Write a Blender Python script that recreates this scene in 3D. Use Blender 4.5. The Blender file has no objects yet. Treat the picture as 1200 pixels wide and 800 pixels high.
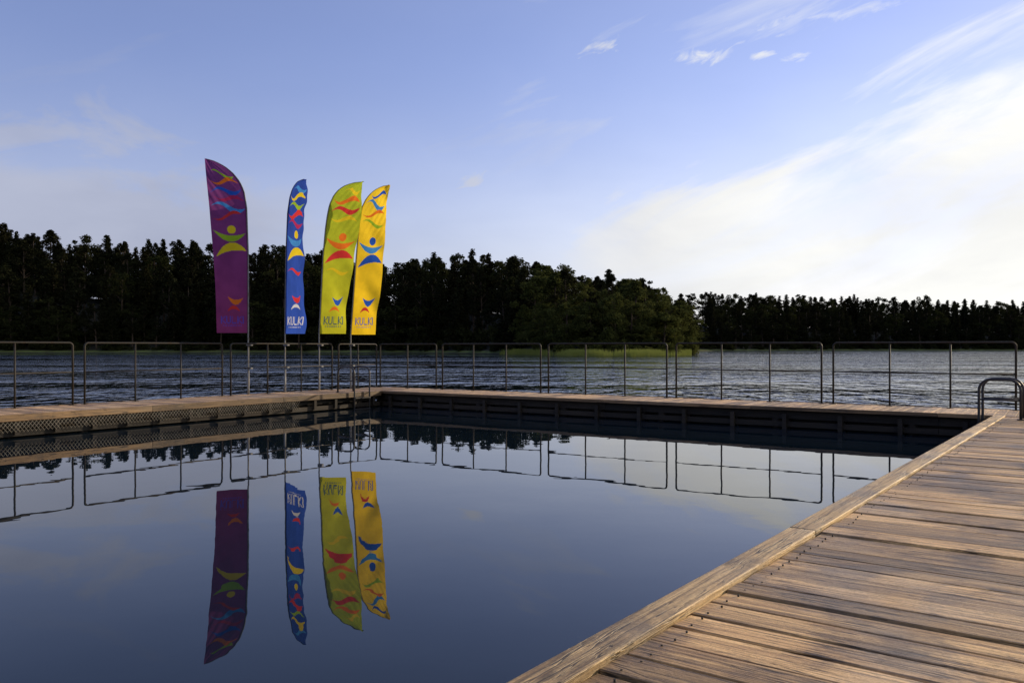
import bpy, math, random
import numpy as np
from mathutils import Vector, geometry
random.seed(7); rng=np.random.default_rng(7)
scn=bpy.context.scene
F=960.0; HZ=407.0; E=1.05; DK=0.37; H=E+DK
def link(o,parent=None):
    scn.collection.objects.link(o)
    if parent: o.parent=parent
    return o
def empty(name):
    o=bpy.data.objects.new(name,None); return link(o)
def ground_pt(px,py,z=DK):
    D=(H-z)*F/(py-HZ); return Vector(((px-600)/F*D,D,z))
# ---------------------------------------------------------------- node helper
class NT:
    def __init__(s,nt): s.nt=nt; s.n=nt.nodes; s.l=nt.links
    def node(s,t,**k):
        n=s.n.new(t)
        for a,b in k.items(): setattr(n,a,b)
        return n
    def put(s,sock,v):
        if hasattr(v,'is_linked') or isinstance(v,bpy.types.NodeSocket): s.l.new(v,sock)
        else: sock.default_value=v
    def m(s,op,a,b=0.0,c=None,clamp=False):
        n=s.node('ShaderNodeMath',operation=op,use_clamp=clamp)
        s.put(n.inputs[0],a); s.put(n.inputs[1],b)
        if c is not None: s.put(n.inputs[2],c)
        return n.outputs[0]
    def ss(s,v,a,b,lo=0.0,hi=1.0):
        n=s.node('ShaderNodeMapRange',interpolation_type='SMOOTHSTEP')
        s.put(n.inputs['Value'],v)
        if a>b: a,b,lo,hi=b,a,hi,lo
        n.inputs['From Min'].default_value=a; n.inputs['From Max'].default_value=b
        n.inputs['To Min'].default_value=lo; n.inputs['To Max'].default_value=hi
        return n.outputs[0]
    def vec(s,x,y,z=0.0):
        n=s.node('ShaderNodeCombineXYZ')
        for i,v in enumerate((x,y,z)): s.put(n.inputs[i],v)
        return n.outputs[0]
    def sep(s,v):
        n=s.node('ShaderNodeSeparateXYZ'); s.l.new(v,n.inputs[0]); return n.outputs
    def noise(s,v,scale=1.0,detail=4.0,rough=0.55,dist=0.0):
        n=s.node('ShaderNodeTexNoise'); s.l.new(v,n.inputs['Vector'])
        n.inputs['Scale'].default_value=scale; n.inputs['Detail'].default_value=detail
        n.inputs['Roughness'].default_value=rough; n.inputs['Distortion'].default_value=dist
        return n.outputs['Fac']
    def mix(s,f,a,b,mode='MIX'):
        n=s.node('ShaderNodeMix',data_type='RGBA',blend_type=mode)
        s.put(n.inputs[0],f)
        for i,v in ((6,a),(7,b)):
            if isinstance(v,tuple): n.inputs[i].default_value=(*v[:3],1)
            else: s.l.new(v,n.inputs[i])
        return n.outputs[2]
def newmat(name):
    m=bpy.data.materials.new(name); m.use_nodes=True
    t=NT(m.node_tree); b=t.n['Principled BSDF']
    return m,t,b
# ---------------------------------------------------------------- mesh builder
class MB:
    def __init__(s): s.v=[];s.f=[];s.uv=[];s.r=[];s.sm=[]
    def box(s,o,a,b,L,W,T,rnd=None,jit=0.0):
        """o = corner start at TOP surface; a length dir, b width dir, thickness down"""
        o=Vector(o);a=Vector(a).normalized();b=Vector(b).normalized();up=Vector((0,0,1))
        if abs(a.z)>.7: up=a.cross(b)
        if rnd is None: rnd=random.random()
        i=len(s.v); ou=random.random()*50; ov=random.random()*50
        j=[random.uniform(-jit,jit) for _ in range(4)]
        for k,(p,q) in enumerate(((0,0),(L,0),(L,W),(0,W))): s.v.append(o+a*p+b*q+up*j[k])
        for k,(p,q) in enumerate(((0,0),(L,0),(L,W),(0,W))): s.v.append(o+a*p+b*q-up*T)
        fs=[((0,1,2,3),((0,0),(L,0),(L,W),(0,W))),((7,6,5,4),((0,W),(L,W),(L,0),(0,0))),
            ((0,4,5,1),((0,0),(0,T),(L,T),(L,0))),((1,5,6,2),((0,0),(0,T),(W,T),(W,0))),
            ((2,6,7,3),((L,0),(L,T),(0,T),(0,0))),((3,7,4,0),((W,0),(W,T),(0,T),(0,0)))]
        flip=(a.cross(b)).dot(up)<0
        for f,u in fs:
            f=[i+k for k in f]; u=[(x+ou,y+ov) for x,y in u]
            if flip: f=f[::-1];u=u[::-1]
            s.f.append(f); s.uv+=u; s.r.append(rnd); s.sm.append(False)
    def tube(s,pts,r,n=8,r2=None):
        pts=[Vector(p) for p in pts]; i0=len(s.v); N=len(pts)
        prev=None
        for k,p in enumerate(pts):
            t=(pts[min(k+1,N-1)]-pts[max(k-1,0)]).normalized()
            if prev is None:
                ref=Vector((0,0,1)) if abs(t.z)<.9 else Vector((1,0,0))
                x=t.cross(ref).normalized()
            else: x=(prev-t*prev.dot(t)).normalized()
            prev=x; y=t.cross(x)
            rr=r if r2 is None else r+(r2-r)*k/(N-1)
            for q in range(n):
                an=2*math.pi*q/n; s.v.append(p+x*math.cos(an)*rr+y*math.sin(an)*rr)
        for k in range(N-1):
            for q in range(n):
                a=i0+k*n+q;b=i0+k*n+(q+1)%n
                s.f.append([a,b,b+n,a+n]); s.uv+=[(0,0)]*4; s.r.append(.5); s.sm.append(True)
        for base,rev in ((i0,True),(i0+(N-1)*n,False)):
            f=[base+q for q in range(n)]
            if rev:f=f[::-1]
            s.f.append(f); s.uv+=[(0,0)]*n; s.r.append(.5); s.sm.append(False)
    def obj(s,name,mat,parent=None,bevel=0):
        me=bpy.data.meshes.new(name); me.from_pydata([tuple(v) for v in s.v],[],s.f)
        uv=me.uv_layers.new(name='UVMap'); uv.data.foreach_set('uv',[c for p in s.uv for c in p])
        at=me.attributes.new('rnd','FLOAT','FACE'); at.data.foreach_set('value',s.r)
        me.polygons.foreach_set('use_smooth',s.sm)
        me.materials.append(mat); me.update()
        o=bpy.data.objects.new(name,me); link(o,parent)
        if bevel:
            b=o.modifiers.new('b','BEVEL'); b.width=bevel; b.segments=2; b.limit_method='ANGLE'
        return o
# ---------------------------------------------------------------- materials
def wood(name,c1,c2,dark,rough=.6,bump=.5,stain=.65):
    m,t,b=newmat(name)
    u=t.sep(t.node('ShaderNodeUVMap',uv_map='UVMap').outputs[0])
    a=t.node('ShaderNodeAttribute',attribute_name='rnd').outputs['Fac']
    wp=t.node('ShaderNodeNewGeometry').outputs['Position']
    g1=t.noise(t.vec(t.m('MULTIPLY',u[0],1.6),t.m('MULTIPLY',u[1],52.0),a),1,7,.7,.5)
    g2=t.noise(t.vec(t.m('MULTIPLY',u[0],1.1),t.m('MULTIPLY',u[1],15.0),a),1,4,.6,1.2)
    gc=t.noise(t.vec(t.m('MULTIPLY',u[0],1.3),t.m('MULTIPLY',u[1],24.0),t.m('ADD',a,7.3)),1,3,.5,.4)
    crack=t.ss(t.m('ABSOLUTE',t.m('SUBTRACT',gc,.5)),.022,.006)
    st=t.noise(wp,1.7,6,.65,.3)
    crack=t.m('MULTIPLY',crack,t.ss(st,.40,.55))
    fine=t.noise(wp,55,3,.6)
    vo=t.node('ShaderNodeTexVoronoi'); vo.inputs['Scale'].default_value=1
    t.l.new(t.vec(t.m('MULTIPLY',u[0],1.5),t.m('MULTIPLY',u[1],5.5),a),vo.inputs['Vector'])
    knot=t.ss(vo.outputs['Distance'],.11,.05)
    col=t.mix(t.ss(g2,.35,.65),c1,c2)
    col=t.mix(t.m('MULTIPLY',t.ss(g1,.46,.66),.85),col,dark)
    col=t.mix(t.m('MULTIPLY',t.ss(st,.48,.66),stain),col,dark)
    col=t.mix(t.m('MULTIPLY',knot,.75),col,dark)
    col=t.mix(t.m('MULTIPLY',crack,.85),col,(dark[0]*.4,dark[1]*.4,dark[2]*.4))
    bl=t.noise(wp,.9,5,.6); lum=(c1[0]+c1[1]+c1[2])/3*.75
    col=t.mix(t.m('MULTIPLY',t.ss(bl,.50,.68),.30),col,(lum*1.12,lum,lum*.82))
    br=t.m('MULTIPLY_ADD',a,.90,.52); br=t.m('MULTIPLY',br,t.m('MULTIPLY_ADD',fine,.6,.70))
    col=t.mix(1.0,col,t.vec(br,br,br),'MULTIPLY')
    t.l.new(col,b.inputs['Base Color'])
    r=t.m('MULTIPLY_ADD',st,-.35,rough+.17); t.l.new(r,b.inputs['Roughness'])
    b.inputs['Specular IOR Level'].default_value=.45
    bp=t.node('ShaderNodeBump'); bp.inputs['Strength'].default_value=bump; bp.inputs['Distance'].default_value=.007
    hh=t.m('ADD',t.m('MULTIPLY',g1,-1.0),t.m('MULTIPLY',fine,.45)); hh=t.m('ADD',hh,t.m('MULTIPLY',g2,-.8)); hh=t.m('ADD',hh,t.m('MULTIPLY',crack,-.5))
    t.l.new(hh,bp.inputs['Height']); t.l.new(bp.outputs[0],b.inputs['Normal'])
    return m
M_deck=wood('deck_wood',(.62,.40,.17),(.37,.22,.09),(.060,.034,.015),.48,1.0,.72)
M_edge=wood('edge_wood',(.62,.43,.20),(.40,.26,.12),(.09,.055,.025),.58,.9)
M_walk=wood('walk_wood',(.58,.38,.18),(.40,.25,.12),(.12,.065,.035),.62,.5)
M_trim=wood('trim_wood',(.20,.125,.06),(.14,.085,.04),(.05,.03,.018),.65,.5)
M_under=wood('dark_under_wood',(.022,.016,.011),(.014,.010,.007),(.006,.004,.003),.8,.4)  # near-black wood for the beams, boards and posts below the decks
def metal(name,col,rough=.45,met=.6,spec=.5):
    m,t,b=newmat(name)
    wp=t.node('ShaderNodeNewGeometry').outputs['Position']
    n=t.noise(wp,9,5,.65)
    t.l.new(t.mix(t.ss(n,.45,.7),col,(col[0]*.6+.012,col[1]*.5+.005,col[2]*.4+.002)),b.inputs['Base Color'])
    b.inputs['Metallic'].default_value=met; b.inputs['Specular IOR Level'].default_value=spec
    t.l.new(t.m('MULTIPLY_ADD',n,.3,rough-.15),b.inputs['Roughness'])
    return m
M_rail=metal('rail_metal',(.022,.020,.016),.6,.0,.25)
M_steel=metal('ladder_steel',(.022,.022,.025),.45,.0,.4)
M_pole=metal('pole',(.16,.16,.165),.5,.0,.4)
M_net=metal('net_wire',(.26,.24,.20),.6,.0)
def water(name,base,calm):
    m,t,b=newmat(name)
    b.inputs['Base Color'].default_value=(*base,1)
    b.inputs['Roughness'].default_value=0.0 if calm else .02
    b.inputs['IOR'].default_value=1.333
    wp=t.node('ShaderNodeNewGeometry').outputs['Position']
    bp=t.node('ShaderNodeBump')
    if calm:
        h=t.m('ADD',t.noise(wp,.55,2,.4),t.m('MULTIPLY',t.noise(wp,2.6,2,.5),.10)); bp.inputs['Strength'].default_value=.28; bp.inputs['Distance'].default_value=.018
    else:
        s=t.sep(wp)
        p=t.vec(t.m('MULTIPLY',s[0],1.1),t.m('MULTIPLY',s[1],.62),0.0)
        h1=t.noise(p,1.1,2,.45,.5); h2=t.noise(p,3.4,2,.5,.3); h3=t.noise(t.vec(t.m('MULTIPLY',s[0],.3),s[1]),.07,3,.5)
        h4=t.noise(p,.28,2,.5)
        h=t.m('ADD',h1,t.m('MULTIPLY',h2,.22)); h=t.m('ADD',h,t.m('MULTIPLY',h4,.8))
        h=t.m('MULTIPLY',h,t.ss(h3,.38,.62,.35,1.0))
        bp.inputs['Strength'].default_value=1.0; bp.inputs['Distance'].default_value=.33
    t.l.new(h,bp.inputs['Height']); t.l.new(bp.outputs[0],b.inputs['Normal'])
    return m
M_lake=water('lake_ripples',(.008,.014,.022),False)
M_basin=water('calm_water',(.005,.011,.018),True)
def foliage(name,c1,c2,c3,tf=.3):
    m,t,b=newmat(name)
    oi=t.node('ShaderNodeObjectInfo').outputs['Random']
    tc=t.node('ShaderNodeTexCoord').outputs['Object']
    n=t.noise(tc,.55,3,.6)
    col=t.mix(t.ss(n,.35,.65),c1,c2); col=t.mix(t.m('MULTIPLY',oi,.7),col,c3)
    d=t.node('ShaderNodeBsdfDiffuse'); tr=t.node('ShaderNodeBsdfTranslucent'); mx=t.node('ShaderNodeMixShader')
    t.l.new(col,d.inputs[0]); t.l.new(col,tr.inputs[0]); mx.inputs[0].default_value=tf
    t.l.new(d.outputs[0],mx.inputs[1]); t.l.new(tr.outputs[0],mx.inputs[2])
    t.l.new(mx.outputs[0],t.n['Material Output'].inputs[0])
    return m
M_con=foliage('conifer_needles',(.010,.013,.007),(.018,.021,.010),(.017,.016,.008),.12)
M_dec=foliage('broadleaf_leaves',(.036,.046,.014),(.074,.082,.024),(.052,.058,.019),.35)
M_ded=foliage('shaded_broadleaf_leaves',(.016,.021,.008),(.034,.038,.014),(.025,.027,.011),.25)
M_reed=foliage('reed_blades',(.18,.23,.05),(.24,.28,.08),(.21,.23,.06))
mb_,tb_,bb_=newmat('bark')
tb_.l.new(tb_.mix(tb_.ss(tb_.noise(tb_.node('ShaderNodeTexCoord').outputs['Object'],3,4),.4,.6),(.03,.021,.016),(.055,.036,.022)),bb_.inputs['Base Color']); bb_.inputs['Roughness'].default_value=.9
M_bark=mb_
M_gr,t,b=newmat('shore_ground')
wp=t.node('ShaderNodeNewGeometry').outputs['Position']; z=t.sep(wp)[2]
n=t.noise(wp,.35,5,.6)
g=t.mix(t.ss(n,.4,.62),(.12,.16,.035),(.07,.09,.022))
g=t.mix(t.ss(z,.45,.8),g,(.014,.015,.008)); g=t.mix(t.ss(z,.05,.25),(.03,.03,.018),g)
t.l.new(g,b.inputs['Base Color']); b.inputs['Roughness'].default_value=.95
# ---------------------------------------------------------------- terrain, shoreline tables
def az(px): return math.atan((px-600)/F)
shoreY=[(-900,150),(-400,190),(0,215),(300,225),(480,215),(560,190),(620,160),(665,142),(740,138),(790,146),(811,158)]
A=[az(x) for x,y in shoreY]; R=[y/math.cos(az(x)) for x,y in shoreY]
A+= [az(811.6),az(900),az(1200),az(1900),1.4,2.2]; R+=[325/math.cos(az(820)),345/math.cos(az(900)),365/math.cos(az(1200)),370/math.cos(az(1900)),520,300]
A=[-math.pi,-1.6]+A+[math.pi]; R=[120,170]+R+[120]
A=np.array(A);R=np.array(R)
def Rs(a): return float(np.interp(a,A,R))
topY=[(-900,262),(-300,262),(0,264),(70,274),(160,284),(260,286),(370,292),(440,304),(500,299),(560,296),(620,305),(690,314),(740,325),(800,340),(830,344),(1000,348),(1200,354),(1900,356)]
TA=[az(x) for x,_ in topY]; TY=[y for _,y in topY]
def Tbase(a): return float(np.interp(a,[az(480),az(640),az(812),az(822)],[21,15.5,14.5,16.5]))
def flank(a,s):
    d=(az(811.2)-a)*(Rs(a)+s)
    if d<0: return 1.0
    q=min(1,d/16); return q*q*(3-2*q)
def hill(a):
    D=(Rs(a)+55)*math.cos(max(-1.2,min(1.2,a)))
    return max(1.2,(HZ-np.interp(a,TA,TY))/F*D+H-Tbase(a)*.98)
def terr(a,s):
    if s<=0: return max(-4,s*.12)
    q=min(1,s/58); q=q*q*(3-2*q)
    k=flank(a,s)
    return (.05+min(s,6)*.11)*max(k,.1)+hill(a)*q*k
azs=np.concatenate([np.linspace(-math.pi,-1.3,60,endpoint=False),np.linspace(-1.3,1.3,700,endpoint=False),np.linspace(1.3,math.pi,60,endpoint=False),[az(811),az(811.6)]])
azs=np.sort(azs)
ss_=[-60,-25,-6,-1,0,1.5,4,8,16,28,42,58,100,150,170,220,700,2500,7000]
vs=[(0,0,-4)];fs=[];n=len(azs)
for a in azs:
    r=Rs(a)
    for s in ss_: vs.append(((r+s)*math.sin(a),(r+s)*math.cos(a),terr(a,s)))
k=len(ss_)
for i in range(n):
    j=(i+1)%n
    fs.append((0,1+j*k,1+i*k))
    for q in range(k-1): fs.append((1+i*k+q,1+j*k+q,1+j*k+q+1,1+i*k+q+1))
me=bpy.data.meshes.new('ground');me.from_pydata(vs,[],fs);me.materials.append(M_gr)
me.polygons.foreach_set('use_smooth',[True]*len(fs)); link(bpy.data.objects.new('ground',me))
# ---------------------------------------------------------------- layout of decks
C=ground_pt(447,458); J=ground_pt(1165,487); P1=ground_pt(600,800)
ul=Vector((-4.72,-7.16,0)).normalized(); nl=Vector((ul.y,-ul.x,0))
if nl.x>0: nl=-nl
vr=(J-C).normalized(); nr=Vector((-vr.y,vr.x,0))
ud=(J-P1).normalized(); nd=Vector((ud.y,-ud.x,0))
WW=1.5
# ---------------------------------------------------------------- water: basin (sheltered) cut out of the lake sheet
q=.62
pb=[C+nl*q+nr*q, J+nr*q+vr*.6, P1-ud*6+nd*.6, P1-ud*6-nd*14, C+ul*30+nl*q]
pb=[Vector((p.x,p.y)) for p in pb]
pts=list(pb)
for rr in (45,80,140,240,380,600):
    for i in range(48): pts.append(Vector((rr*math.sin(i*math.pi/24),rr*math.cos(i*math.pi/24))))
edges=[(i,(i+1)%len(pb)) for i in range(len(pb))]
vv,ee,ff,_,_,_=geometry.delaunay_2d_cdt(pts,edges,[],0,1e-4)
def inside(p,poly):
    c=False;n=len(poly)
    for i in range(n):
        a,b=poly[i],poly[(i+1)%n]
        if (a.y>p.y)!=(b.y>p.y) and p.x<(b.x-a.x)*(p.y-a.y)/(b.y-a.y)+a.x: c=not c
    return c
for nm,mat,want in (('lake_water',M_lake,False),('basin_water',M_basin,True)):
    fl=[]
    for f in ff:
        c=sum((vv[i] for i in f),Vector((0,0)))/len(f)
        if inside(c,pb)==want:
            f=list(f); a,b_,c_=[vv[i] for i in f[:3]]
            if (b_-a).cross(c_-a)<0: f=f[::-1]
            fl.append(f)
    me=bpy.data.meshes.new(nm);me.from_pydata([(p.x,p.y,0) for p in vv],[],fl);me.materials.append(mat)
    link(bpy.data.objects.new(nm,me))
# ---------------------------------------------------------------- near dock
dock=empty('wooden_dock')
mbp=MB(); sc=MB()
L=(J-P1).length; s=-4.5; EW=.15
start=P1
while s<L-.02:
    wd=random.choice([.165,.175,.185,.18]); wd=min(wd,L-.01-s)
    if wd<.05: break
    o=start+ud*s+nd*(EW+.006+random.uniform(0,.008))
    mbp.box(o+Vector((0,0,-.004+random.uniform(-.005,.003))),nd,ud,4.4+random.uniform(-.02,.02),wd-random.uniform(.008,.018),.045,jit=.0035)
    for d in (.07,1.25,2.5,3.8):
        for e in (.035,wd-.045):
            c=o+nd*(d+random.uniform(-.015,.015))+ud*(e+random.uniform(-.006,.006))
            sc.tube([c-Vector((0,0,.02)),c+Vector((0,0,-.0005))],.0042,8)
    s+=wd
mbp.obj('deck_planks',M_deck,dock,.004)
sc.obj('screws',M_rail,dock)
eb=MB(); s=-4.5
while s<L-.1:
    l=min(3.6,L-s); eb.box(start+ud*s+Vector((0,0,.014)),ud,nd,l-.008,EW,.06,jit=.002,rnd=random.uniform(.4,.9)); s+=l
eb.obj('edge_boards',M_edge,dock,.006)
ub=MB()
ub.box(start-ud*4.5+nd*.03+Vector((0,0,-.05)),ud,nd,L+4.5,.07,.2)
for d in (1.4,2.8,4.3): ub.box(start-ud*4.5+nd*d+Vector((0,0,-.05)),ud,nd,L+4.5,.08,.2)
s=-4
while s<L:
    for d in (.12,2.2,4.2):
        c=start+ud*s+nd*d; ub.tube([c-Vector((0,0,3.5)),c-Vector((0,0,.052))],.09,12)
    s+=2.4
ub.obj('substructure',M_under,dock,0)
# ---------------------------------------------------------------- L shaped walkway
walk=empty('wooden_walkway')
wb=MB()
def boards(o,a,b,L,W):
    s=0
    while s<L:
        wd=.145; wb.box(o+a*s+Vector((0,0,random.uniform(-.003,.003))),b,a,W,wd-.008,.04,jit=.002); s+=wd
boards(C+nr*.0,vr,nr,24,WW)
boards(C-ul*0.0,ul,nl,30,WW)
boards(C+nl*WW,-ul,-nl,WW,WW)
wb.obj('deck_boards',M_walk,walk,.003)
tr=MB()
def run(o,a,nrm,L,seg=3.0,z=0,W=.05,T=.12,m=tr):
    s=0
    while s<L-.05:
        l=min(seg,L-s); m.box(o+a*s+Vector((0,0,z)),a,nrm,l-.006,W,T); s+=l
run(C-nr*.055,vr,nr,(J-C).length,z=.010,T=.06)
run(C-nl*.055+ul*.06,ul,nl,29.9,z=.010,T=.11)
run(C+nr*(WW+.004)+nl*0,vr,nr,24,z=.008,T=.15)
run(C+nl*(WW+.004),ul,nl,30,z=.008,T=.15)
tr.obj('edge_trim',M_trim,walk,.004)
us=MB()
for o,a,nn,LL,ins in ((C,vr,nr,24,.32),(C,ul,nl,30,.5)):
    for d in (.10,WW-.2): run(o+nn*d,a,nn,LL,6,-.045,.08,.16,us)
    run(o+nn*ins-a*(.46 if ins<.4 else .30),a,nn,LL,6,-.05-.002*(ins>.4),.04,.62,us)  # added dark baffle boards, block bright sky gaps beneath the walkway
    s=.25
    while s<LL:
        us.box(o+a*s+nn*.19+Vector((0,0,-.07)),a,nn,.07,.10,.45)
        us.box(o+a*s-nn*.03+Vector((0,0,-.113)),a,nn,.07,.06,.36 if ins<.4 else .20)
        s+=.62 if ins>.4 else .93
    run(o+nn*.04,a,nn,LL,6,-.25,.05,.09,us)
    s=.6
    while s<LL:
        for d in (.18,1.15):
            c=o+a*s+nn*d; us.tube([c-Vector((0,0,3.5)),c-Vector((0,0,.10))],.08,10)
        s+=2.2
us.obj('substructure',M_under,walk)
nt=MB(); s0=2.6; s1=12.5; zt=-.105; zb=-.27
o=C-nl*.04; st_=.062
k=s0
while k<s1:
    for sg in (1,-1):
        dz=abs(zt-zb); a0=o+ul*k+Vector((0,0,zt if sg>0 else zb)); a1=o+ul*(k+dz*.8)+Vector((0,0,zb if sg>0 else zt))
        nt.tube([a0,a1],.0028,4)
    k+=st_
nt.obj('wire_net',M_net,walk)
# ---------------------------------------------------------------- railing panels
RH=1.135
def arc(p,a,b,r,n=6):
    return [p-a*r+ (a*math.sin(t)+b*(1-math.cos(t)))*r for t in [math.pi/2*i/n for i in range(n+1)]]
def panel(base,d,L,nposts):
    m=MB(); up=Vector((0,0,1)); r=.019
    A_=base; B_=base+d*L
    pts=[A_-up*.18]+arc(A_+up*RH,up,d,.07)+arc(B_+up*RH,d,-up,.07)+[B_-up*.18]
    m.tube(pts,r,8)
    m.tube([A_+up*.60,B_+up*.60],.012,8)
    for i in range(1,nposts-1):
        c=A_+d*(L*i/(nposts-1)); m.tube([c-up*.18,c+up*RH],.017,8)
    for i in range(nposts):
        c=A_+d*(L*i/(nposts-1)); m.box(c-d*.05-Vector((d.y,-d.x,0))*.04+up*.008,d,Vector((d.y,-d.x,0)),.10,.08,.008)
    return m.obj('metal_railing',M_rail)
RC=C+nl*(WW-.09)+nr*(WW-.09)
panel(RC+vr*.06,vr,1.91,3)
for i in range(6): panel(RC+vr*(2.17+3.11*i),vr,2.9,4)
panel(RC+ul*.08,ul,1.38,3)
for i in range(8): panel(RC+ul*(1.68+3.22*i),ul,3.0,4)
# ---------------------------------------------------------------- ladders
def ladder(base,along,inw,gap=.46,ht=.56):
    m=MB(); up=Vector((0,0,1)); out=-inw
    for k in (0,gap):
        b=base+along*k
        pi=b+inw*.40; po=b+out*.13
        top=ht
        r=.16
        pts=[pi-up*.03,pi+up*(top-r)]
        pts+=arc(pi+up*top,up,out,r)[1:]
        pts+=arc(po+up*top,out,-up,r)
        pts+=[po+up*.05,po-up*1.4]
        m.tube(pts,.020,8)
        m.tube([pi,pi+up*.012],.05,10)
        m.tube([b+inw*.40+up*.28,po+up*.28],.014,8)
    for z in (-.10,-.36,-.62,-.88,-1.14):
        c=base+out*.13+up*z
        m.box(c-inw*.04,along,inw,gap,.08,.025)
    return m.obj('pool_ladder',M_steel)
ladder(C+ul*.55,ul,nl,.5,.60)
ladder(J-ud*.62,ud,nd,.42,.58)
# ---------------------------------------------------------------- flags
FONT={'K':["10001","10010","10100","11000","10100","10010","10001"],'U':["10001"]*6+["01110"],'L':["10000"]*6+["11111"],'I':["1"]*7}
def textmask(txt,x,y):
    cols=[]
    for ch in txt:
        g=FONT[ch]; w=len(g[0])
        for c in range(w): cols.append([g[r][c] for r in range(7)])
        cols.append(['0']*7)
    cols=cols[:-1]
    i=int(x*len(cols)); j=int(y*7)
    return 0<=i<len(cols) and 0<=j<7 and x>=0 and y>=0 and cols[i][j]=='1'
def shape(kind,u,y,cu,cy,a,sag,th,tilt=0):
    d=(u-cu)/a
    if abs(d)>=1: return False
    if kind=='s':
        ym=cy+sag*math.sin(math.pi*d)+tilt*d; w=th*(1-abs(d)**2.2)*(.62+.38*d)
    else:
        ym=cy+sag*(d*d)+tilt*d; w=th*(1-d*d)**.9
    return abs(y-ym)<w
def s2l(c): return tuple(((x/255+.055)/1.055)**2.4 for x in c)
YE=s2l((225,200,45));BL=s2l((45,90,190));RE=s2l((205,60,60));GR=s2l((150,185,50));OR=s2l((228,120,45));WH=s2l((215,215,220));CY=s2l((70,140,210)); PK=s2l((170,50,95))
def figure(cy,w,head,arms,legs,sc_=1,fl=1,tilt=2):
    return [('d',.5+.03*tilt,cy-14*sc_*fl,.13,0,5*sc_,0,head),('c',.5,cy-3.5*sc_*fl,w,-8*sc_*fl,3.6*sc_,tilt,arms),('c',.52,cy+6*sc_*fl,w*.99,8*sc_*fl,4.8*sc_,-tilt*1.4,legs)]
flags=[
 dict(n='purple',pole='R',yaw=18,L=[(186,240),(210,242),(240,245),(300,250),(345,253),(389,254)],Rr=[(186,240.6),(188,249),(192,258),(197,266),(204,274),(213,281),(224,286),(240,289),(300,291),(390,291)],
  top=186,bot=390,base=s2l((122,66,130)),base2=s2l((142,62,110)),
  art=[('s',.55,204,.36,3,3,3,GR),('s',.5,213,.42,-4,3.5,2,OR),('s',.5,224,.44,4,4,-2,BL),('s',.55,233,.40,-3,3.5,3,PK),('s',.5,243,.46,4,4.5,2,CY),('s',.45,253,.4,-3,3,-2,RE)]+figure(283,.44,YE,GR,YE)+[('c',.6,354,.24,-6,3,1,OR),('c',.55,360,.2,5,2.2,0,RE)],txt=s2l((92,80,185)),ty=(370,379)),
 dict(n='blue',pole='L',yaw=-58,L=[(210,356.4),(212,350),(216,346),(222,342.5),(232,339.5),(250,337),(300,335),(391,334)],Rr=[(210,357),(300,357.5),(391,355.5)],
  top=210,bot=391,base=s2l((48,74,160)),base2=s2l((54,86,182)),
  art=[('s',.55,222,.40,3,4,0,CY),('s',.5,231,.44,-4,4,2,YE),('s',.5,241,.44,4,4,-2,GR),('s',.5,252,.46,-4,5,2,RE),('s',.5,262,.42,4,4,0,PK)]+figure(289,.44,YE,CY,YE)+[('s',.5,318,.4,3,3,0,RE),('c',.55,352,.25,-6,3,0,RE),('c',.5,358,.2,5,2,0,WH)],txt=WH,ty=(371,381)),
 dict(n='green',pole='L',yaw=-14,L=[(213,426),(214,415),(217,405),(222,397),(229,391),(240,386),(260,382),(300,378.5),(391,374)],Rr=[(213,427),(250,422),(300,415),(350,409),(391,404)],
  top=213,bot=391,base=s2l((170,188,52)),base2=s2l((200,200,50)),
  art=[('s',.6,224,.34,3,3,0,YE),('s',.5,235,.44,-4,4.5,2,OR),('s',.5,246,.44,4,4.5,-3,RE),('s',.5,257,.40,-3,3.5,2,YE)]+figure(292,.45,OR,OR,RE)+[('s',.5,318,.4,3,3,0,YE),('c',.62,355,.22,-7,3.2,0,BL),('c',.5,361,.2,5,2,0,OR)],txt=s2l((50,90,120)),ty=(371,380)),
 dict(n='yellow',pole='L',yaw=-10,L=[(217,456.4),(218,449),(221,442),(226,435),(233,429),(243,424),(262,420.5),(300,417.5),(392,411)],Rr=[(217,457),(300,449),(350,444),(392,441)],
  top=217,bot=392,base=s2l((252,215,55)),base2=s2l((252,210,45)),
  art=[('s',.55,229,.38,-3,3.5,0,BL),('s',.5,240,.42,4,4,2,CY),('s',.5,251,.42,-3,3,0,OR),('s',.5,262,.40,3,3,2,GR)]+figure(297,.44,BL,CY,BL)+[('c',.62,356,.24,-7,3.5,0,BL),('c',.5,362,.2,5,2,0,RE)],txt=BL,ty=(372,381)),
]
M_flag,t,b=newmat('flag_fabric')
ca=t.node('ShaderNodeAttribute',attribute_name='Col').outputs['Color']
wpn=t.noise(t.node('ShaderNodeNewGeometry').outputs['Position'],3,4)
cc=t.mix(1.0,ca,t.vec(t.ss(wpn,.3,.7,.8,1),t.ss(wpn,.3,.7,.8,1),t.ss(wpn,.3,.7,.8,1)),'MULTIPLY')
d=t.node('ShaderNodeBsdfDiffuse');tl=t.node('ShaderNodeBsdfTranslucent');mx=t.node('ShaderNodeMixShader')
t.l.new(cc,d.inputs[0]);t.l.new(cc,tl.inputs[0]);mx.inputs[0].default_value=.5
t.l.new(d.outputs[0],mx.inputs[1]);t.l.new(tl.outputs[0],mx.inputs[2]);t.l.new(mx.outputs[0],t.n['Material Output'].inputs[0])
RL=RC+nl*.10
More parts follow.
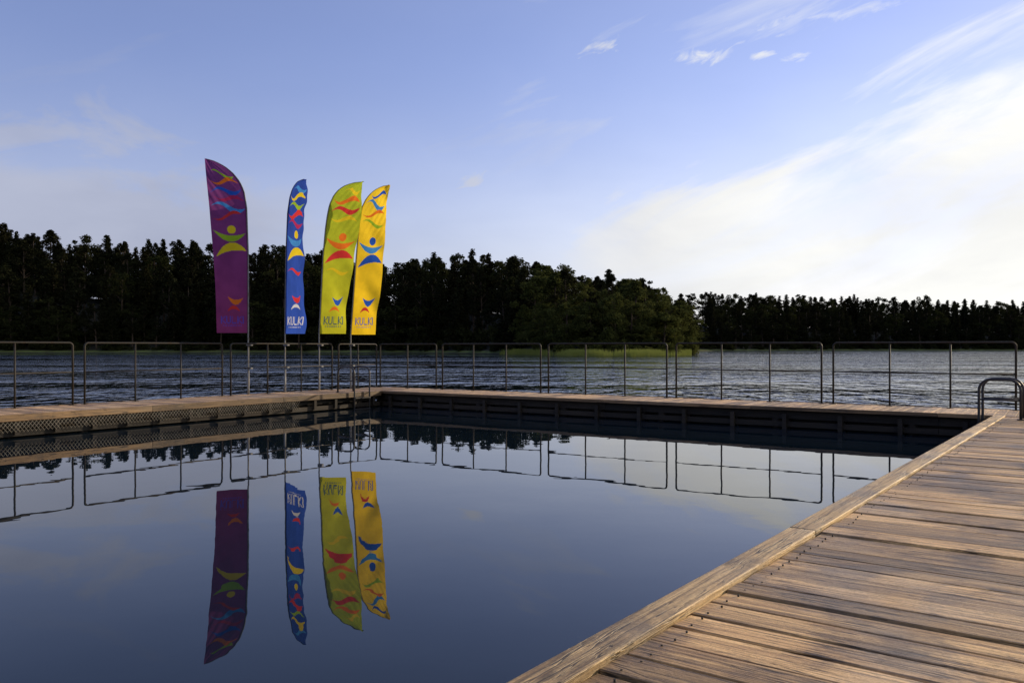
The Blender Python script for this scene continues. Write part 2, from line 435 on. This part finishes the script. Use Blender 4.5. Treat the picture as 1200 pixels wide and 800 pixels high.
for fi,f in enumerate(flags):
    px0=(f['Rr'] if f['pole']=='R' else f['L'])[-1][1]
    k=(px0-600)/F
    s=(k*RL.y-RL.x)/(ul.x-k*ul.y); base=RL+ul*s; D=base.y
    e=empty('feather_flag'); 
    yaw=math.radians(f['yaw']); dirw=Vector((math.cos(yaw),math.sin(yaw),0)); nrm=Vector((-dirw.y,dirw.x,0))
    NR,NC=380,60
    Ly,Lx=zip(*f['L']);Ry,Rx=zip(*f['Rr'])
    vs=[];cols=[]
    def P(px,py):
        wx=(px-px0)*D/F/math.cos(yaw)
        for _ in range(4):
            Dd=D+wx*math.sin(yaw); tx=(px-600)/F*Dd; wx=(tx-base.x)/math.cos(yaw)
        Dd=D+wx*math.sin(yaw)
        return wx,H+(HZ-py)/F*Dd
    asp=40 if f['n']!='blue' else 22
    wk=.55 if f['n']=='blue' else 1
    for r in range(NR+1):
        tt=(r/NR)**1.4; py=f['top']+(f['bot']-f['top'])*tt
        xl=np.interp(py,Ly,Lx);xr=np.interp(py,Ry,Rx)
        for c in range(NC+1):
            u=c/NC; px=xl+(xr-xl)*u
            wx,zz=P(px,py)
            dp=(1-u) if f['pole']=='R' else u
            wav=wk*dp*(.07*math.sin(zz*2.1+fi*1.7+u*2)+.04*math.sin(zz*4.3+u*5+fi))+.014*math.sin(zz*9+u*9)*dp
            wav+=.010*math.sin((zz*.8-dp*1.2)*26)*math.exp(-((py-f['top']-25)/40)**2)*dp
            p=Vector((base.x,base.y,0))+dirw*wx+nrm*wav; vs.append((p.x,p.y,zz))
            g=(py-f['top'])/(f['bot']-f['top'])
            col=np.array(f['base'])*(1-g)+np.array(f['base2'])*g
            for (kd,cu,cy,a_,sag,th,tilt,cl) in f['art']:
                if kd=='d':
                    if ((u-cu)*asp)**2*(1 if f['n']!='blue' else 3)+(py-cy)**2<th*th*.9: col=np.array(cl)
                elif shape(kd,u,py,cu,cy,a_,sag,th,tilt): col=np.array(cl)
            y0,y1=f['ty']
            if textmask('KULKI',(u-.14)/.72,(py-y0)/(y1-y0)): col=np.array(f['txt'])
            if .2<u<.8 and y1+1.8<py<y1+3.2 and int(u*37)%3: col=np.array(f['txt'])*.6+col*.4
            if dp<.045: col=col*.55
            cols+= [*col,1]
    fs=[(r*(NC+1)+c,r*(NC+1)+c+1,(r+1)*(NC+1)+c+1,(r+1)*(NC+1)+c) for r in range(NR) for c in range(NC)]
    me=bpy.data.meshes.new('flag_fabric');me.from_pydata(vs,[],fs);me.materials.append(M_flag)
    at=me.color_attributes.new('Col','FLOAT_COLOR','POINT');at.data.foreach_set('color',np.array(cols,dtype=np.float32))
    me.polygons.foreach_set('use_smooth',[True]*len(fs)); link(bpy.data.objects.new('fabric',me),e)
    pm=MB(); edge=f['Rr'] if f['pole']=='R' else f['L']
    pts=[Vector((base.x,base.y,DK-.15)),Vector((base.x,base.y,DK+.9))]
    for py in np.concatenate([np.linspace(f['bot'],f['top']+40,10),f['top']+40*(1-np.linspace(.1,1,12))**1.5]):
        px=np.interp(py,*zip(*edge)); wx,zz=P(px,py); p=Vector((base.x,base.y,0))+dirw*wx; pts.append(Vector((p.x,p.y,zz)))
    pm.tube(pts,.018,8,r2=.006); 
    pm.tube([base+Vector((0,0,-.2)),base+Vector((0,0,.55))],.026,8)
    for zc in (.60,1.12): pm.box(base+nl*-.12+Vector((0,0,zc))-ul*.03,nl,ul,.15,.06,.03)
    pm.obj('pole',M_pole,e)
# ---------------------------------------------------------------- trees
def quads(cent,size,flat=0.0):
    n=len(cent); a=rng.normal(size=(n,3)); a/=np.linalg.norm(a,axis=1)[:,None]
    b=rng.normal(size=(n,3)); b-=a*(a*b).sum(1)[:,None]; b/=np.linalg.norm(b,axis=1)[:,None]
    if flat: a[:,2]*=(1-flat); b[:,2]*=(1-flat)
    s=(size*rng.uniform(.6,1.3,n))[:,None]
    v=np.stack([cent-a*s,cent-b*s*.6,cent+a*s,cent+b*s*.6],1).reshape(-1,3)
    return v
def build_tree(name,cent,size,trunk,mat,flat=0):
    v=quads(cent,size,flat); f=np.arange(len(v)).reshape(-1,4)
    tv=MB()
    for pts,r0,r1 in trunk: tv.tube(pts,r0,6,r1)
    nv=len(v); allv=[tuple(x) for x in v]+[tuple(x) for x in tv.v]
    allf=f.tolist()+[[i+nv for i in q] for q in tv.f]
    me=bpy.data.meshes.new(name);me.from_pydata(allv,[],allf)
    me.materials.append(mat);me.materials.append(M_bark)
    me.polygons.foreach_set('material_index',[0]*len(f)+[1]*len(tv.f))
    return me
def spruce(i):
    Ht=20; cs=[]; tr=[([(0,0,-1),(0,0,Ht*.6),(0,0,Ht-.3)],.25,.03)]
    wmax=random.uniform(2.6,3.6); z=1.5
    while z<Ht-.2:
        q=1-z/Ht; rad=wmax*q**.7*random.uniform(.75,1.15)+.15
        for k in range(int(5+q*6)):
            an=random.random()*6.283; rr=rad*random.uniform(.6,1.2); n_=int(5+rr*7)
            tt=rng.uniform(.2,1,n_)
            x=np.cos(an)*rr*tt;y=np.sin(an)*rr*tt; zz=z+.15*rr*(1-tt)-.25*rr*tt**2
            c=np.stack([x,y,zz],1)+rng.normal(size=(n_,3))*[.2,.2,.2]; cs.append(c)
        z+=random.uniform(.42,.62)
    return build_tree('spruce',np.concatenate(cs),.33,tr,M_con,.2)
def blobtree(kind,i,mat):
    Ht=20; cs=[]; 
    lx,ly=random.uniform(-.6,.6),random.uniform(-.6,.6)
    tr=[([(0,0,-1),(lx*.5,ly*.5,Ht*.45),(lx,ly,Ht*.9)],.28,.06)]
    if kind=='pine': nb=random.randint(26,34); zlo,zhi,wr,bs=random.uniform(.25,.42),.95,2.9,1.05
    else: nb=random.randint(40,52); zlo,zhi,wr,bs=.08,.94,4.5,1.45
    skew=random.uniform(.7,.95)
    for b_ in range(nb):
        z=random.uniform(zlo,zhi); q=(z-zlo)/(zhi-zlo)
        prof=(math.sin(math.pi*min(1,max(0,q*skew+.14)))**.7)
        an=random.random()*6.283; rr=wr*prof*random.uniform(.2,1.12)
        c0=np.array([lx*z+math.cos(an)*rr,ly*z+math.sin(an)*rr,z*Ht])
        sz=bs*random.uniform(.5,1.25)*(.65 if q>.85 else 1)
        n_=int(85*sz)
        d_=rng.normal(size=(n_,3)); d_/=np.linalg.norm(d_,axis=1)[:,None]
        cs.append(c0+d_*(sz*rng.uniform(.45,1.2,n_)[:,None])*[1,1,.95])
        if b_%2==0:
            z0=max(.1,z-.12)*Ht; tr.append(([(lx*z,ly*z,z0),tuple(c0)],.07,.02))
    return build_tree(kind,np.concatenate(cs),.29 if kind=='pine' else .31,tr,mat)
def bush(mat):
    cs=[]
    for b_ in range(9):
        c0=np.array([random.uniform(-2.6,2.6),random.uniform(-1.8,1.8),random.uniform(.5,2.6)]); sz=random.uniform(.8,1.4); n_=int(90*sz)
        d_=rng.normal(size=(n_,3)); d_/=np.linalg.norm(d_,axis=1)[:,None]
        cs.append(c0+d_*(sz*rng.uniform(.4,1.1,n_)[:,None])*[1,1,.8])
    return build_tree('bush',np.concatenate(cs),.27,[([(0,0,-.5),(0,0,2)],.08,.03)],mat)
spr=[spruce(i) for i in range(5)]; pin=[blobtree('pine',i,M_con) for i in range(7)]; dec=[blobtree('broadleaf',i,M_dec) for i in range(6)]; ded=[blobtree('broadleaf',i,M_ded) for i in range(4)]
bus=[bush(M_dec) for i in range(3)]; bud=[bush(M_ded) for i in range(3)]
forest=empty('forest')
cnt=0
def put(me,a,s,wx,hz):
    global cnt
    r=Rs(a)+s
    o=bpy.data.objects.new('tree_part',me)
    o.scale=(wx,wx*random.uniform(.85,1.15),hz); o.rotation_euler=(random.uniform(-.04,.04),random.uniform(-.04,.04),random.random()*6.28)
    o.location=(r*math.sin(a),r*math.cos(a),terr(a,s)-.1); link(o,forest); cnt+=1
def headland(a): return az(615)<a<az(811.3)
def place(a,s,front):
    T=Tbase(a)
    pen=headland(a)
    x=random.random()
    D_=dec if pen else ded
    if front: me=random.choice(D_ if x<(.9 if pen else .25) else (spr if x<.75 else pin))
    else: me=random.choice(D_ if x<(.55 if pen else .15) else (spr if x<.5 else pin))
    ht=T*random.uniform(.80,1.03)*(random.uniform(.55,.85) if front else 1)
    if random.random()<.06 and not front: ht*=1.08
    sc_=ht/20
    put(me,a,s,sc_*random.uniform(1.05,1.5)*(1.2 if front else 1),sc_)
for s,sp in ((6,4.8),(10,5.0),(16,5.4),(25,5.8),(38,6),(50,4.8),(57,4.6),(63,4.8),(72,5.4)):
    a=-.98
    while a<.98:
        if abs(a)<.66 or s>45 or s<11:
            j=random.uniform(-1,1)*2.2/Rs(a)
            sj=s+random.uniform(-2.2,2.2)
            aa=a+j
            if not (az(809.5)<aa<az(812.5)): place(aa,max(3.5,sj),s<11)
        a+=sp/(Rs(a)+s)
a=-.72
while a<.72:
    for s,sc_ in ((4.0,.75),(13,1.4),(66,2.4)):
        if not (az(808)<a<az(813)): put(random.choice(bus if headland(a) else bud),a+random.uniform(-.003,.003),s+random.uniform(-.6,.8),sc_*random.uniform(.8,1.3),sc_*random.uniform(.7,1.2))
    a+=4.4/Rs(a)
for s in np.arange(10,175,6.0):
    for dd in (3,7,11,16,21):
        if s<70 and dd>4: continue
        a=az(811)-(dd+random.uniform(-1.5,1.5))/(Rs(az(805))+s)
        place(a,s+random.uniform(-2,2),dd<4)
    put(random.choice(bus),az(811)-2/(160+s),s,.9,.8)
print('trees',cnt)
rv=[];rf=[]
for i in range(14000):
    a=random.uniform(az(585),az(810)); s=random.uniform(-3.5,2.5); r=Rs(a)+s
    if math.sin(a*90)+random.uniform(-.8,.8)<-.3: continue
    x,y=r*math.sin(a),r*math.cos(a); h=random.uniform(.4,1.3); z0=min(0,terr(a,s)); w_=.06; tx=random.uniform(-.2,.2)
    k=len(rv); rv+=[(x-w_,y,z0),(x+w_,y,z0),(x+tx,y+random.uniform(-.2,.2),h)]; rf.append((k,k+1,k+2))
me=bpy.data.meshes.new('shore_reeds');me.from_pydata(rv,[],rf);me.materials.append(M_reed);link(bpy.data.objects.new('shore_reeds',me))
# ---------------------------------------------------------------- sun & sky
SAZ=math.radians(60); SEL=math.radians(16)
S=Vector((math.sin(SAZ)*math.cos(SEL),math.cos(SAZ)*math.cos(SEL),math.sin(SEL)))
ld=bpy.data.lights.new('sun','SUN');ld.energy=5;ld.angle=math.radians(.5);ld.color=(1,.80,.54)
lo=bpy.data.objects.new('sun',ld);lo.rotation_euler=S.to_track_quat('Z','Y').to_euler();link(lo)
W=bpy.data.worlds.new('World');scn.world=W;W.use_nodes=True
t=NT(W.node_tree);bg=t.n['Background']
sky=t.node('ShaderNodeTexSky',sky_type='NISHITA');sky.sun_disc=False;sky.sun_elevation=SEL;sky.sun_rotation=SAZ
sky.air_density=1.0;sky.dust_density=.3;sky.ozone_density=2.0
g=t.sep(t.node('ShaderNodeTexCoord').outputs['Generated'])
azn=t.m('ARCTAN2',g[0],g[1]); el=t.m('ARCSINE',g[2])
el=t.m('ABSOLUTE',el)
th=math.atan(.34)
p=t.m('ADD',t.m('MULTIPLY',azn,math.cos(th)),t.m('MULTIPLY',el,math.sin(th)))
q_=t.m('SUBTRACT',t.m('MULTIPLY',el,math.cos(th)),t.m('MULTIPLY',azn,math.sin(th)))
n1=t.noise(t.vec(t.m('MULTIPLY',p,3.2),t.m('MULTIPLY',q_,15.0),1.3),1,8,.58,.5)
n2=t.noise(t.vec(t.m('MULTIPLY',azn,4.0),t.m('MULTIPLY',el,9.0),4.7),1,7,.55,.3)
n3=t.noise(t.vec(t.m('MULTIPLY',p,22.0),t.m('MULTIPLY',q_,60.0),2.0),1,6,.6,.8)
n5=t.noise(t.vec(t.m('MULTIPLY',azn,5.5),t.m('MULTIPLY',el,12.0),11.3),1,8,.6,.6)
line=t.m('MULTIPLY_ADD',azn,.36,.130)
dl=t.m('SUBTRACT',line,el)
dl=t.m('ADD',dl,t.m('MULTIPLY',t.m('SUBTRACT',n1,.5),.34))
m1=t.m('MULTIPLY',t.ss(dl,-.06,.08),t.ss(t.m('ADD',azn,t.m('MULTIPLY',t.m('SUBTRACT',n2,.5),.25)),-.10,.20))
m1=t.m('MULTIPLY',m1,t.ss(n1,.28,.6,.68,1.0))
dl2=t.m('ADD',t.m('SUBTRACT',.205,el),t.m('MULTIPLY',t.m('SUBTRACT',n5,.5),.16))
m2=t.m('MULTIPLY',t.m('MULTIPLY',t.ss(dl2,-.01,.045),t.ss(t.m('ADD',azn,t.m('MULTIPLY',t.m('SUBTRACT',n5,.5),.3)),-.06,-.34)),.85)
m3=t.m('MULTIPLY',t.m('MULTIPLY',t.ss(n5,.42,.66),t.ss(azn,-.10,-.45,.0,.75)),t.ss(el,.36,.22))
m4=t.m('MULTIPLY',t.ss(n1,.47,.72),t.ss(azn,-.3,.3,.30,.5))
hz=t.ss(el,.36,.0,0.12,.72)
def mxm(a,b): return t.m('MAXIMUM',a,b)
mask=mxm(mxm(m1,m2),mxm(m3,mxm(m4,hz)))
for (x,y,rx,ry,op) in ((818,66,34,13,.95),(697,56,32,11,.75),(893,64,20,6,.8),(934,66,20,7,.6),(556,216,24,18,.8),(965,18,130,9,.5),(905,43,70,5,.5)):
    a0=az(x); e0=math.atan((HZ-y)/F*math.cos(a0)); c=math.cos(a0)
    dx=t.m('MULTIPLY',t.m('SUBTRACT',azn,a0),F/rx*1.15); dy=t.m('MULTIPLY',t.m('SUBTRACT',el,e0),F/ry*1.15)
    dy=t.m('SUBTRACT',dy,t.m('MULTIPLY',dx,.25))
    r2=t.m('SQRT',t.m('ADD',t.m('MULTIPLY',dx,dx),t.m('MULTIPLY',dy,dy)))
    v=t.m('ADD',t.m('SUBTRACT',1.0,r2),t.m('MULTIPLY',t.m('SUBTRACT',n3,.52),4.5))
    mask=mxm(mask,t.m('MULTIPLY',t.ss(v,-.2,1.3),op))
sunw=t.ss(azn,-.38,.50)
ccol=t.mix(sunw,(2.95,3.1,3.85),(6.7,6.65,6.4))
ccol=t.mix(1.0,ccol,t.vec(t.ss(n2,.2,.8,.86,1.1),t.ss(n2,.2,.8,.87,1.1),t.ss(n2,.2,.8,.9,1.08)),'MULTIPLY')
skyc=t.mix(1.0,sky.outputs[0],(1.14,.98,1.27),'MULTIPLY')
out=t.mix(mask,skyc,ccol)
t.l.new(out,bg.inputs[0]);bg.inputs[1].default_value=.15
# ---------------------------------------------------------------- camera
cd=bpy.data.cameras.new('camera');cd.sensor_width=36;cd.lens=36*F/1200;cd.clip_end=20000;cd.clip_start=.05
cd.shift_y=(HZ-400)/1200
co=bpy.data.objects.new('camera',cd);co.location=(0,0,H);co.rotation_euler=(math.radians(90),0,0);link(co)
scn.camera=co
scn.view_settings.view_transform='Standard';scn.view_settings.look='None';scn.view_settings.exposure=0
